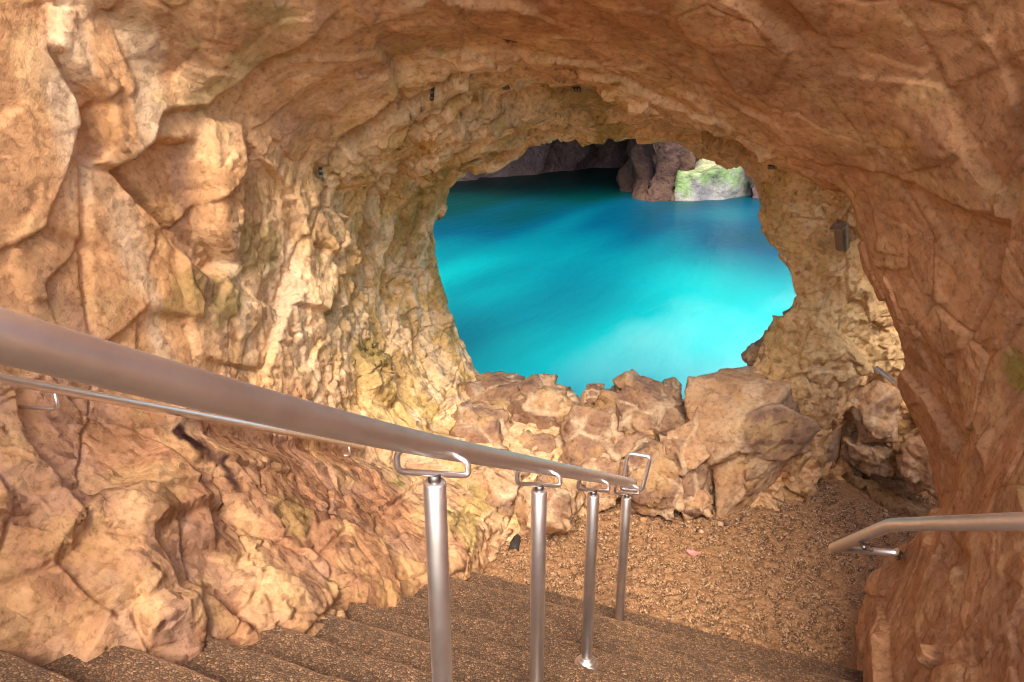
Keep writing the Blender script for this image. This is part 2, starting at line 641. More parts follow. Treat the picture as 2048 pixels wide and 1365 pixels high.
# flutes: cells drawn out along the rock's bedding
th = np.arctan2(z + 1.35, (x + 1.45) * 0.72)
rad_ = np.hypot(z + 1.35, (x + 1.45) * 0.8)
st = np.stack([th * 1.55, rad_, y], 1).astype(np.float32)
k3 = np.array([1.5, 7.5, 6.0])
flu, fdd, fcn = facet(warp(st, 2.5, 0.10, 1.0) * k3, 5.5, 0.10, st * k3)
patch = fbm(P, 1.1, 3, off=8.0)
rough = np.clip(0.35 + 0.75 * jamb + 0.55 * low * left + 0.9 * inner + 0.15 * right * low + 0.45 * patch, 0.12, 1.2)
cs_ = ceil * (1 - jamb)
rough = rough * (1 - 0.72 * cs_) * (1 - 0.6 * right)
smooth_wall = left * (1 - low) * sstep(3.3, 2.2, y)
rough = rough * (1 - 0.55 * smooth_wall)
jt = np.clip(jamb, 0, 1) * (1 - inner)
rim = sstep(4.7, 5.2, y)
H = big * (0.040 + 0.070 * rough) * (1 - 0.55 * jt) * (1 - 0.4 * low * left) + mid * (0.008 + 0.046 * rough) * (1 - 0.55 * jt) * (1 - 0.4 * rim) * (1 - 0.7 * low * left) + sml * (0.001 + 0.019 * rough) * (1 - 0.5 * low * left)
H += flu * 0.062 * (1 - 0.45 * rim) * np.clip(jt + 0.4 * left * sstep(2.4, 3.4, y), 0, 1) * (1 - 0.7 * low) * sstep(-2.7, -1.9, z)
H += fbm(P, 3.0, 3, off=1.5) * 0.012 + fbm(P, 18.0, 3, off=4.5) * 0.004 * (0.4 + rough)
k4 = np.array([2.3, 2.3, 2.0])
blk, bkd, bkc = facet(warp(P, 3.0, 0.05, 77.0) * k4, 12.9, 0.04, P * k4)
H += right * (1 - 0.65 * sstep(-1.0, -0.4, z)) * (blk * 0.040 - 0.016 * sstep(0.035, 0.0, bkd))
H += low * left * (blk * 0.038 - 0.022 * sstep(0.045, 0.0, bkd))
# narrow dark cracks along some of the joints
cr = sstep(0.03, 0.0, bd) * sstep(-0.05, 0.25, fbm(P, 1.7, 2, off=21.0))
H -= cr * 0.032 * (1 - 0.6 * cs_)
cr2 = sstep(0.04, 0.0, mdd) * sstep(-0.1, 0.2, fbm(P, 2.3, 2, off=33.0)) * np.clip(rough, 0.3, 1)
H -= cr2 * 0.026
# slabs and recesses of the left wall, drawn on the wall plane
SLABS = [
    ([(-200, -300), (70, -300), (95, 70), (150, 180), (165, 330), (172, 560), (190, 700), (-200, 700)], 0.03, 0.02),
    ([(98, 78), (222, 205), (240, 285), (176, 312), (152, 180)], -0.06, 0.025),
    ([(240, -200), (430, -200), (430, 60), (400, 190), (335, 240), (325, 312), (270, 335), (205, 316), (240, 288), (222, 200), (100, 70), (60, -200)], 0.065, 0.02),
    ([(262, 340), (330, 300), (395, 285), (425, 480), (472, 545), (440, 565), (365, 480), (300, 405)], -0.11, 0.03),
    ([(178, 322), (262, 342), (300, 405), (365, 480), (420, 555), (400, 640), (310, 600), (190, 700)], 0.035, 0.02),
    ([(402, 215), (468, 235), (485, 400), (470, 540), (430, 480), (412, 330)], 0.05, 0.03),
    ([(640, 330), (730, 250), (780, 190), (980, 210), (900, 270), (770, 330), (690, 380)], 0.06, 0.04),
    ([(60, 960), (230, 890), (265, 960), (230, 1010), (60, 1005)], 0.07, 0.03),
    ([(260, 1060), (330, 1075), (420, 1230), (300, 1250), (200, 1180), (180, 1130)], 0.06, 0.03),
    ([(0, 1120), (130, 1090), (200, 1200), (120, 1300), (0, 1280)], 0.07, 0.03),
    ([(560, 1230), (640, 1190), (730, 1190), (760, 1230), (640, 1260)], 0.09, 0.05),
]
wq = warp(P, 3.0, 0.06, 14.0)
for pts, h, e in SLABS:
    T3 = trace(pts, n=-2.68)
    d = poly_sdf([(p[1], p[2]) for p in T3], wq[:, 1], wq[:, 2])
    H += h * sstep(e, -e, d) * left * sstep(0.1, 0.5, N[:, 0])
P2 = P + N * H[:, None]
# the wall was cut back along the run of its handrail
ra, rb = at(0, 757, n=-2.50), at(725, 893, n=-2.50)
zr_ = ra[2] + (P2[:, 1] - ra[1]) * (rb[2] - ra[2]) / (rb[1] - ra[1])
cut = sstep(0.15, 0.06, np.abs(P2[:, 2] - zr_ + 0.02)) * left * sstep(4.1, 3.8, P2[:, 1])
P2[:, 0] += cut * (np.minimum(P2[:, 0], -2.575 + 0.25 * (P2[:, 0] + 2.6)) - P2[:, 0])
fine.vertices.foreach_set('co', P2.ravel().astype(np.float32))
fine.update()
N2 = get_no(fine)

# ---- the rock's colours, with some light and shade painted in
tan = np.array([0.61, 0.325, 0.152])
cream = np.array([0.73, 0.51, 0.29])
brown = np.array([0.43, 0.215, 0.105])
pink = np.array([0.35, 0.172, 0.098])
ochre = np.array([0.54, 0.33, 0.11])
olive = np.array([0.23, 0.19, 0.05])
purple = np.array([0.055, 0.022, 0.024])


def lerp(a, b, t):
    return a + (b - a) * np.clip(t, 0, 1)[:, None]


f1 = fbm(P, 0.8, 4, off=40.0)
f2 = fbm(P, 2.2, 4, off=50.0)
f3 = fbm(P, 6.0, 4, off=60.0)
C = np.tile(tan, (NV, 1))
C = lerp(C, brown, 0.75 * np.maximum(ceil * (1 - jamb), right * (1 - 0.6 * low)) + 0.2 * f2)  # browner ceiling and pillar: part weathering, part painted shade
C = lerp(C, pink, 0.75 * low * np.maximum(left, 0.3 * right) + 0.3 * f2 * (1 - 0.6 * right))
pale = np.clip(jamb * 0.75 + 0.3 * inner + left * (1 - low) * sstep(2.2, 3.2, y) * 0.5 + 0.35 * (mc - 0.5) * left + 0.35 * f2, 0, 1)
C = lerp(C, cream, pale * (1 - 0.8 * right))
vein = fbm(P * np.array([3.0, 3.0, 0.55], np.float32), 1.6, 4, off=91.0)
C = lerp(C, np.array([0.72, 0.55, 0.37]), sstep(0.12, 0.6, vein + 0.25 * f2) * 0.65 * left * (1 - 0.6 * low))
C = lerp(C, np.array([0.40, 0.24, 0.17]), sstep(0.15, 0.5, -vein + 0.3 * f1) * 0.5 * np.maximum(left, 0.4 * right))
C = lerp(C, ochre, sstep(0.15, 0.5, f3 + 0.6 * f1 + 0.25 * inner + 0.2 * jamb) * (0.25 + 0.5 * jamb + 0.4 * inner))
C = lerp(C, olive, sstep(0.22, 0.6, f2 + 0.5 * f3 + 0.12 * jamb) * (0.65 * np.clip(jamb + left * sstep(2.0, 3.0, y), 0, 1)))
C = lerp(C, cream * np.array([1.02, 0.95, 0.85]), sstep(0.1, 0.5, f3) * 0.3)

C = C * (1 + 0.22 * (scn - 0.5) + 0.20 * (mc - 0.5) + 0.12 * (bc - 0.5))[:, None]


def stain_or_light(px, rad, col, strength, **k):
    c = at(*px, **k)
    d = np.sqrt((((P - c) / np.array(rad)) ** 2).sum(1)) + f3 * 0.9
    return lerp(C, np.array(col), strength * sstep(1.0, 0.6, d))


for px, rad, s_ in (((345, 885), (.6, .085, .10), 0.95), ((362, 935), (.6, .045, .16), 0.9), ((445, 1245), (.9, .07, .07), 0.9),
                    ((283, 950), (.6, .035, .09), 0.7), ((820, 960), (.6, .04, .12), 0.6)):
    C = stain_or_light(px, rad, (0.035, 0.014, 0.016), s_, n=-2.55)
for px, rad in (((1010, 50), (.03, .07, .3)), ((1022, 88), (.035, .05, .3)), ((1733, 243), (.04, .05, .04))):
    C = stain_or_light(px, rad, (0.11, 0.02, 0.03), 0.8, z=(0.22 if px[0] < 1500 else -0.28))
for px, rad in (((1395, 22), (.20, .14, .3)), ((1500, 60), (.10, .16, .3)), ((1540, 190), (.08, .12, .25)), ((1545, 235), (.10, .12, .25))):
    C = stain_or_light(px, rad, (0.12, 0.06, 0.04), 0.7, z=0.18)
C = lerp(C, np.array([0.80, 0.58, 0.29]), inner * (0.62 + 0.5 * f2) * sstep(-2.6, -1.6, z))  # golden tint painted in for lamplight on the inner wall
for px, rad in (((520, 1120), (.8, .22, .16)), ((470, 1000), (.8, .15, .12)), ((700, 520), (.5, .06, .16)), ((800, 790), (.6, .2, .16)), ((430, 600), (.6, .15, .15))):
    C = stain_or_light(px, rad, olive * 0.9, 0.42, n=-2.5)
C = stain_or_light((2030, 700), (.12, .4, .14), (0.22, 0.20, 0.03), 0.7, n=0.86)  # painted green glow of a coloured light on the pillar edge

# ---- one rock mass, parted where the place parts it
fc = P[fq].mean(1)
fn = N[fq].mean(1)
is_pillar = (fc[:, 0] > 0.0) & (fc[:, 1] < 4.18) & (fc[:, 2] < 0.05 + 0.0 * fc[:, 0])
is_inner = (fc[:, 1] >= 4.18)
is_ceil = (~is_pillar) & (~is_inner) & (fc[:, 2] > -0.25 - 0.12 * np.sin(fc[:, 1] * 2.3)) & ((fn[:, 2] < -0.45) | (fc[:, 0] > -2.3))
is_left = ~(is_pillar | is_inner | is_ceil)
parts = {}
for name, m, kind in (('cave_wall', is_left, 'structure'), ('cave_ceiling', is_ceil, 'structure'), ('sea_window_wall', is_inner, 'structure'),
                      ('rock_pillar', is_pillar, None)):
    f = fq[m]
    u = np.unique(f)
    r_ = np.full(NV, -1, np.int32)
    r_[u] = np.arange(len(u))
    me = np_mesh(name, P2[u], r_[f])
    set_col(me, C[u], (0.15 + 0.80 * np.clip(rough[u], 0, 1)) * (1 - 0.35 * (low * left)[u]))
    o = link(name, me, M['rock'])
    cn = me.attributes.new('custom_normal', 'FLOAT_VECTOR', 'POINT')
    cn.data.foreach_set('vector', N2[u].ravel())
    parts[name] = o
    if kind:
        o['kind'] = kind
tag(parts['cave_wall'], 'tall rough tan limestone cave wall beside the stairs')
tag(parts['cave_ceiling'], 'smooth brown limestone ceiling arching over the stairs')
tag(parts['sea_window_wall'], 'pale rugged limestone wall pierced by the oval sea window')
tag(parts['rock_pillar'], 'brown limestone pillar carrying the arch right of the stairs', 'rock pillar')
bpy.data.meshes.remove(fine)

#==CONTINUE==
# ------------------------------------------------------------------ stairs and landing
LZ = -2.95
RUN, RISE, LASTN = 0.26, 0.130, 3.45


def grid_faces(a, b):
    i = np.arange(a * b).reshape(a, b)
    return np.stack([i[:-1, :-1], i[1:, :-1], i[1:, 1:], i[:-1, 1:]], -1).reshape(-1, 4)


stair = tag(empty('staircase', (-0.7, 2.5, LZ)), 'worn pebble concrete stairs going down to the landing', kind='structure')
for k in range(13):
    y1 = LASTN - k * RUN
    zt = LZ + (k + 1) * RISE
    xl, xr = (-2.75, 1.3) if k > 6 else (-2.4, 1.0)
    res = 0.011 if k < 9 else 0.03
    prof = []
    for t in np.arange(-0.06, RUN - 0.02, res):
        prof.append((y1 - RUN + t, zt - 0.004 * t / RUN))
    for a in np.linspace(90, -5, 6):
        prof.append((y1 - 0.018 + 0.018 * math.cos(R(a)), zt - 0.022 + 0.018 * math.sin(R(a))))
    for t in np.arange(0.035, RISE + 0.06, res):
        prof.append((y1 - 0.002 - 0.01 * t / RISE, zt - t))
    prof = np.array(prof)
    xs = np.arange(xl, xr, res)
    G = np.zeros((len(xs), len(prof), 3), np.float32)
    G[..., 0] = xs[:, None]
    G[..., 1] = prof[None, :, 0]
    G[..., 2] = prof[None, :, 1]
    g = G.reshape(-1, 3)
    wob = fbm(g * np.array([1, 0.4, 0.4]), 2.5, 3, off=k * 3.7)
    nose = np.exp(-((g[:, 1] - y1) / 0.05) ** 2)
    wear = np.exp(-((g[:, 0] + 1.5) / 0.7) ** 2) + np.exp(-((g[:, 0] - 0.0) / 0.4) ** 2)
    g[:, 1] += wob * 0.020 * nose
    g[:, 2] += wob * 0.006 - nose * (0.003 * wear + 0.006 * np.clip(fbm(g, 7, 2, off=k), 0, 1))
    F1, F2, H1, H2, C1 = cells(g * 68.0, k * 1.3)
    g[:, 2] += (0.5 - F1) * 0.0045 * (zt - g[:, 2] < 0.03)
    g[:, 1] += (0.5 - F1) * 0.004 * (zt - g[:, 2] >= 0.03)
    me = np_mesh('step', g, grid_faces(len(xs), len(prof)))
    set_col(me, np.repeat(np.clip(np.exp(-((g[:, 1] - y1 + 0.006) / 0.010) ** 2) * (0.75 + fbm(g, 9, 3, off=k)), 0, 1)[:, None], 3, 1))
    link('step', me, M['step'], stair)

# landing: coarse washed concrete, pebbles bared in a worn band
t = NT('washed_concrete')
c = t.coord()
att = t.n('ShaderNodeAttribute', attribute_name='Col')
sepc = t.n('ShaderNodeSeparateColor')
t.l(att.outputs['Color'], sepc.inputs[0])
sand = t.mix(t.noise(c, 3.0, 5, 0.65), (0.36, 0.185, 0.082), (0.48, 0.265, 0.128))
sand = t.mix(1.0, sand, t.ramp(t.noise(c, 70, 4, 0.7), [(0.3, 0.75), (0.7, 1.15)]), 'MULTIPLY')
rc = t.n('ShaderNodeSeparateColor')
t.l(t.voro(c, 110, 'F1', 'Color'), rc.inputs[0])
peb = t.ramp(rc.outputs[0], [(0.0, (0.07, 0.035, 0.02)), (0.35, (0.20, 0.105, 0.05)), (0.75, (0.36, 0.20, 0.10)), (1.0, (0.55, 0.38, 0.24))])
v = t.mix(t.math('MULTIPLY', sepc.outputs[0], t.ramp(sepc.outputs[1], [(0.25, 0.35), (0.6, 1.0)])), sand, peb)
h = t.math('ADD', t.math('MULTIPLY', t.noise(c, 45, 5, 0.7), 0.009), t.math('MULTIPLY', t.noise(c, 220, 3, 0.7), 0.003))
M['landing'] = t.set(Base_Color=v, Roughness=0.85, Specular_IOR_Level=0.25, Normal=t.bump(h, 1.0, 0.8))
xs = np.arange(-2.1, 3.4, 0.0105)
ys = np.arange(LASTN - 0.15, 5.95, 0.0105)
g = np.stack(np.meshgrid(xs, ys, indexing='ij'), -1).reshape(-1, 2)
g = np.concatenate([g, np.full((len(g), 1), LZ)], 1).astype(np.float32)
g0 = g.copy()
# pebbles stand bare in a band from the foot of the stairs to the rocks
mask = fbm(g, 1.6, 4, off=70) * 1.1 + fbm(g, 9.0, 3, off=75) * 0.7 + 0.75 * sstep(0.9, 0.0, g[:, 0]) - 0.45 * sstep(0.15, 0.5, g[:, 0] - 0.45 * (g[:, 1] - 3.5)) + 0.15
mask = 0.22 + 0.78 * sstep(-0.25, 0.35, mask)
F1, F2, H1, H2, C1 = cells(warp(g, 25, 0.016) * 74.0, 2.0)
G1, G2, _, _, D1 = cells(g * 27.0, 6.0)
rag = fbm(warp(g, 20, 0.02, 3.0), 26.0, 3, 0.6, off=44)
pit = sstep(0.05, 0.45, rag)
rag2 = fbm(warp(g, 40, 0.01, 8.0), 52.0, 2, 0.6, off=48)
g[:, 2] += mask * ((0.5 - F1) * 0.008 * C1 - 0.024 * sstep(-0.05, 0.35, rag) - 0.016 * sstep(0.0, 0.45, rag2) + 0.010)
g[:, 2] += fbm(g0, 1.4, 3, off=80) * 0.020 + fbm(g0, 12, 3, off=81) * 0.004
g[:, 2] += 0.03 * sstep(4.9, 5.6, g0[:, 1])
me = np_mesh('landing', g, grid_faces(len(xs), len(ys)))
set_col(me, np.stack([mask, np.clip(0.5 + rag, 0, 1), mask], 1))
lo = link('landing', me, M['landing'])
tag(lo, 'sandy washed concrete landing at the foot of the stairs', kind='structure')


def shape_strip(name, line, width, height, mat, parent=None):
    """low kerb of rough concrete along a line"""
    line = [np.array(p) for p in line]
    L = [0] + list(np.cumsum([np.linalg.norm(line[i + 1] - line[i]) for i in range(len(line) - 1)]))
    tt = np.arange(0, L[-1], 0.012)
    cx = np.interp(tt, L, [p[0] for p in line])
    cy = np.interp(tt, L, [p[1] for p in line])
    dx, dy = np.gradient(cx), np.gradient(cy)
    l = np.hypot(dx, dy)
    nx, ny = -dy / l, dx / l
    pr = [(-0.5, -0.06), (-0.5, 0.3), (-0.47, 0.7), (-0.4, 0.92)] + [(a, 1.0) for a in np.linspace(-0.3, 0.3, 8)] + [(0.4, 0.92), (0.47, 0.7), (0.5, 0.3), (0.5, -0.06)]
    G = np.zeros((len(tt), len(pr), 3), np.float32)
    for j, (a, b) in enumerate(pr):
        G[:, j, 0] = cx + nx * a * width
        G[:, j, 1] = cy + ny * a * width
        G[:, j, 2] = LZ + b * height
    g = G.reshape(-1, 3)
    k = fbm(g, 6, 4, off=90)
    g += np.stack([k, fbm(g, 6, 4, off=95), fbm(g, 9, 4, off=98)], 1) * 0.022
    me = np_mesh(name, g, grid_faces(len(tt), len(pr)))
    set_col(me, lerp(np.tile(np.array([0.40, 0.235, 0.11]), (len(g), 1)), np.array([0.2, 0.15, 0.09]), 0.5 + k))
    return link(name, me, M['boulder'], parent)


kb = shape_strip('kerb', [at(1655, 918, z=LZ + .06), at(1705, 950, z=LZ + .06), at(1790, 1005, z=LZ + .06), at(1900, 1060, z=LZ), at(2040, 1110, z=LZ)], 0.15, 0.09, M['rock'])
tag(kb, 'low rough concrete kerb along the foot of the right rock wall', 'kerb')

# ------------------------------------------------------------------ boulders on the sill of the sea window
_ico = {}


def ico(n):
    if n not in _ico:
        bm = bmesh.new()
        bmesh.ops.create_icosphere(bm, subdivisions=n, radius=1)
        v = np.array([p.co for p in bm.verts], np.float32)
        f = np.array([[p.index for p in q.verts] for q in bm.faces], np.int32)
        bm.free()
        _ico[n] = (v, f)
    return _ico[n]


def boulder(pts, label, seed, sub=5, rough=1.0, sharp=70, tone=0.0, chip=0.30, group='rocks heaped on the sill of the sea window', cat='rock', name='boulder'):
    """a rock whose planes are those of the hull round a few measured corners, broken and worn on the surface"""
    pts = [Vector(p) for p in pts]
    bm = bmesh.new()
    vs_ = [bm.verts.new(p) for p in pts]
    r = bmesh.ops.convex_hull(bm, input=vs_)
    c = sum((v.co for v in {v for f in bm.faces for v in f.verts}), Vector()) / len({v for f in bm.faces for v in f.verts})
    pl = []
    for f in bm.faces:
        f.normal_update()
        n = f.normal.copy()
        d = n.dot(f.verts[0].co - c)
        if d < 0:
            n, d = -n, -d
        if f.calc_area() > 1e-6 and d > 1e-4:
            pl.append((*n, d))
    bm.free()
    pl = np.array(pl)
    v, f = ico(sub)
    q = np.clip(v @ pl[:, :3].T / pl[:, 3], 0, None)
    r_ = (q ** sharp).sum(1) ** (-1.0 / sharp)
    w = v * r_[:, None]
    size = float(np.median(r_))
    wp = w + np.array(c) + seed * 0.37
    nrm = v
    ka = (2.6 if sub < 6 else 1.9) / max(size, 0.12) * 0.33
    a, e, cc = facet(warp(wp, 3, 0.04) * ka, seed, 0.05, wp * ka)
    b, e2, c2 = facet(warp(wp, 6, 0.03) * 8.0, seed + 2, 0.08, wp * 8.0)
    b2, e3, c3 = facet(warp(wp, 12, 0.02) * 18.0, seed + 5, 0.15, wp * 18.0)
    h = a * chip * size + b * 0.020 * rough + b2 * 0.007 * rough + fbm(wp, 5, 3) * 0.010 + fbm(wp, 30, 3) * 0.004
    h -= sstep(0.06, 0, e) * 0.012
    w = w + nrm * h[:, None].astype(np.float32)
    me = np_mesh(name, w, f)
    g1, g2 = fbm(wp, 3.0, 4, off=12), fbm(wp, 9.0, 4, off=19)
    C = np.tile(np.array([0.47, 0.275, 0.15]), (len(w), 1))
    C = lerp(C, np.array([0.62, 0.44, 0.28]), 0.3 + 0.9 * (c2 - 0.5) + 0.6 * g1)
    patina = sstep(0.42, 0.62, cc + tone + 0.35 * g1 + 0.30 * v[:, 2])
    C = lerp(C, np.array([0.235, 0.135, 0.092]), patina * (0.72 + 0.5 * g2))
    C = lerp(C, ochre, sstep(0.2, 0.5, g1 - g2) * 0.3)
    C = lerp(C, np.array([0.66, 0.49, 0.32]), (0.7 if sub < 6 else 0.25) * sstep(0.13, 0.03, e) * sstep(-0.35, 0.2, g2))
    set_col(me, C, np.full(len(w), 0.42 * rough))
    o = link(name, me, M['boulder'])
    o.location = c
    if label:
        tag(o, label, cat, group)
    return o


def rock_px(pts, s, thick, label, seed, slope=0.0, grow_=1.06, **k):
    """corner list as seen in the photo, standing at distance s along the stairs, with its own thickness"""
    F = [at(px, py, s=s + slope * (1000 - py) / 300) for px, py in pts]
    c = sum(F) / len(F)
    F = [c + (p - c) * grow_ for p in F]
    B = [c + (p - c) * 0.78 + np.array([0, thick, 0.0]) for p in F]
    A = [c + (F[int(seed) % len(F)] - c) * 0.45 + np.array([0, -thick * 0.42, 0.0]), c + (F[(int(seed) + len(F) // 2) % len(F)] - c) * 0.5 + np.array([0, -thick * 0.22, 0.0])]
    return boulder(F + B + A, label, seed, **k)


bigp = [at(1432, 1048, z=LZ - .05), at(1612, 975, z=LZ - .05), at(1672, 935, z=LZ - .03), at(1668, 735, s=5.45), at(1565, 700, s=5.55), at(1495, 706, s=5.5),
        at(1375, 752, s=5.12), at(1360, 800, s=4.98), at(1392, 860, s=4.84), at(1580, 760, s=5.05), at(1500, 850, s=4.80), at(1420, 860, s=4.80), at(1625, 850, s=5.08)]
bigp += [bigp[0] + np.array([0.1, .8, 0]), bigp[2] + np.array([0, .35, 0])]
boulder(bigp, 'big tan block of rock with a flat sloping front, right end of the window sill', 3, sub=6, rough=0.9, sharp=80, tone=-0.05, chip=0.24)
RK = [
    ([(1245, 765), (1305, 792), (1392, 850), (1385, 880), (1330, 905), (1235, 890), (1178, 835), (1205, 795)], 5.0, .30, 'pointed brown rock rising highest in the middle of the sill'),
    ([(1303, 800), (1318, 774), (1338, 772), (1354, 790), (1362, 835), (1310, 838)], 5.25, .22, 'small round-topped rock beside the gap in the sill'),
    ([(1330, 870), (1395, 830), (1412, 905), (1415, 1000), (1375, 1025), (1335, 960)], 4.78, .3, 'tall narrow rock wedged against the left side of the big block'),
    ([(1245, 925), (1300, 900), (1350, 930), (1372, 1020), (1310, 1036), (1262, 1025), (1232, 980)], 4.62, .3, 'angular rock on the floor behind the last rail post'),
    ([(1075, 930), (1150, 822), (1210, 832), (1236, 885), (1180, 945), (1110, 960)], 4.78, .3, 'leaning slab with a pale flat face left of the pointed rock'),
    ([(1000, 800), (1060, 776), (1125, 792), (1150, 835), (1100, 872), (1010, 868)], 5.0, .35, 'knobbly cracked rock on top of the sill near its middle'),
    ([(905, 775), (960, 768), (1030, 778), (1040, 812), (985, 840), (920, 820)], 5.05, .4, 'flat dark-topped rock at the left end of the sill'),
    ([(860, 850), (915, 822), (990, 850), (1015, 925), (950, 945), (870, 915)], 4.55, .35, 'rounded ridge of rock just above the main handrail'),
    ([(995, 890), (1050, 866), (1098, 895), (1090, 945), (1030, 955), (1000, 930)], 4.72, .25, 'small block tucked behind the handrail below the knobbly rock'),
    ([(1125, 955), (1180, 925), (1236, 930), (1245, 985), (1200, 1015), (1140, 1005)], 4.60, .28, 'wedge of rock behind the third rail post'),
    ([(1165, 785), (1180, 779), (1200, 785), (1215, 812), (1160, 815)], 5.1, .2, 'fist-sized knob on the sill left of the pointed rock'),
    ([(1190, 880), (1240, 870), (1300, 890), (1290, 930), (1230, 940)], 4.8, .25, 'slanting slab below the pointed rock'),
    ([(905, 945), (975, 940), (1030, 985), (1010, 1075), (940, 1085), (900, 1020)], 4.05, .4, 'broad rounded rock between the first and second rail posts'),
    ([(1000, 1000), (1075, 965), (1140, 1000), (1150, 1055), (1080, 1085), (1020, 1070)], 4.15, .4, 'bulging rock behind the second rail post, low on the floor'),
    ([(895, 1090), (960, 1075), (1000, 1105), (960, 1150), (900, 1180)], 3.8, .35, 'ochre foot of rock beside the drain hole'),
    ([(1530, 735), (1560, 700), (1625, 702), (1648, 735), (1600, 770), (1545, 765)], 5.32, .3, 'hollowed lump sitting on top of the big block'),
    ([(1482, 716), (1510, 690), (1570, 668), (1612, 690), (1580, 730), (1500, 735)], 5.45, .3, 'brown rock at the right end of the sill, above the big block'),
    ([(1540, 690), (1560, 640), (1600, 612), (1645, 640), (1640, 700), (1580, 705)], 5.5, .3, 'ragged rock climbing the right edge of the sea window'),
    ([(1355, 1010), (1395, 985), (1420, 1010), (1425, 1036), (1370, 1038)], 4.72, .15, 'low rock at the foot of the crack beside the big block'),
    ([(1700, 800), (1760, 760), (1800, 800), (1790, 880), (1720, 890)], 5.55, .25, 'lump of ochre rock under the far stub of handrail'),
    ([(1800, 890), (1850, 860), (1890, 910), (1890, 985), (1830, 990)], 5.38, .25, 'ochre rock at the wall foot close to the pillar'),
    ([(1690, 880), (1740, 860), (1790, 910), (1780, 950), (1720, 935)], 5.6, .22, 'brown rock low on the right wall above the kerb'),
]
for i, (pts, s, th, lab) in enumerate(RK):
    right_side = i >= 19
    rock_px(pts, s, th, lab, 10 + i * 3.1, slope=0.12, grow_=(1.12 if i == 15 else 0.95 if i in (16, 17) else 1.06), sub=5, rough=1.15, tone=(-0.2 if right_side or i in (12, 13, 14) else 0.16 + 0.12 * math.sin(i * 2.4)),
            group='rocks at the foot of the right wall' if right_side else 'rocks heaped on the sill of the sea window')


# ------------------------------------------------------------------ hand rails
def fillet(pts, r, n=7, closed=False):
    pts = [Vector(p) for p in pts]
    out = []
    m = len(pts)
    for i, p in enumerate(pts):
        if not closed and i in (0, m - 1):
            out.append(p)
            continue
        a, b = pts[i - 1], pts[(i + 1) % m]
        u, w = (a - p), (b - p)
        rr = min(r, u.length * 0.45, w.length * 0.45)
        p0, p1 = p + u.normalized() * rr, p + w.normalized() * rr
        for k in range(n):
            q = k / (n - 1)
            out.append(p0 * (1 - q) ** 2 + p * 2 * q * (1 - q) + p1 * q * q)
    return out


def tube(name, pts, rad, mat, parent=None, seg=20, closed=False, cap=True, flat=1.0):
    pts = [Vector(p) for p in pts]
    m = len(pts)
    v, f = [], []
    ref = None
    for i, p in enumerate(pts):
        if closed:
            d = (pts[(i + 1) % m] - pts[i - 1]).normalized()
        else:
            d = (pts[min(i + 1, m - 1)] - pts[max(i - 1, 0)]).normalized()
        if ref is None:
            ref = d.orthogonal().normalized()
        ref = (ref - d * ref.dot(d)).normalized()
        b = d.cross(ref)
        for k in range(seg):
            a = 2 * math.pi * k / seg
            v.append(p + ref * (math.cos(a) * rad) + b * (math.sin(a) * rad * flat))
    for i in range(m if closed else m - 1):
        for k in range(seg):
            j = (i + 1) % m
            f.append((i * seg + k, i * seg + (k + 1) % seg, j * seg + (k + 1) % seg, j * seg + k))
    if cap and not closed:
        f.append(tuple(range(seg))[::-1])
        f.append(tuple((m - 1) * seg + k for k in range(seg)))
    me = bpy.data.meshes.new(name)
    me.from_pydata([tuple(q) for q in v], [], f)
    me.update()
    o = link(name, me, mat, parent)
    if cap and not closed:
        for q in (len(f) - 2, len(f) - 1):
            me.polygons[q].use_smooth = False
    return o


def lathe(name, prof, loc, mat, parent=None, seg=32):
    v, f = [], []
    for r_, z_ in prof:
        for k in range(seg):
            a = 2 * math.pi * k / seg
            v.append((loc[0] + r_ * math.cos(a), loc[1] + r_ * math.sin(a), loc[2] + z_))
    for i in range(len(prof) - 1):
        for k in range(seg):
            f.append((i * seg + k, i * seg + (k + 1) % seg, (i + 1) * seg + (k + 1) % seg, (i + 1) * seg + k))
    f.append(tuple(range(seg))[::-1])
    f.append(tuple((len(prof) - 1) * seg + k for k in range(seg)))
    me = bpy.data.meshes.new(name)
    me.from_pydata(v, [], f)
    me.update()
    o = link(name, me, mat, parent)
    me.polygons[-1].use_smooth = me.polygons[-2].use_smooth = False
    return o


def step_z(y):
    return LZ if y > LASTN else LZ + (math.floor((LASTN - y) / RUN) + 1) * RISE


RX, RSL = -0.657, -0.579


def rail_z(y):
    """a straight fall, easing a little steeper towards the top of the flight"""
    return -0.70 + (y - 1.20) * RSL + 0.034 * max(0.0, 1.35 - y) ** 2


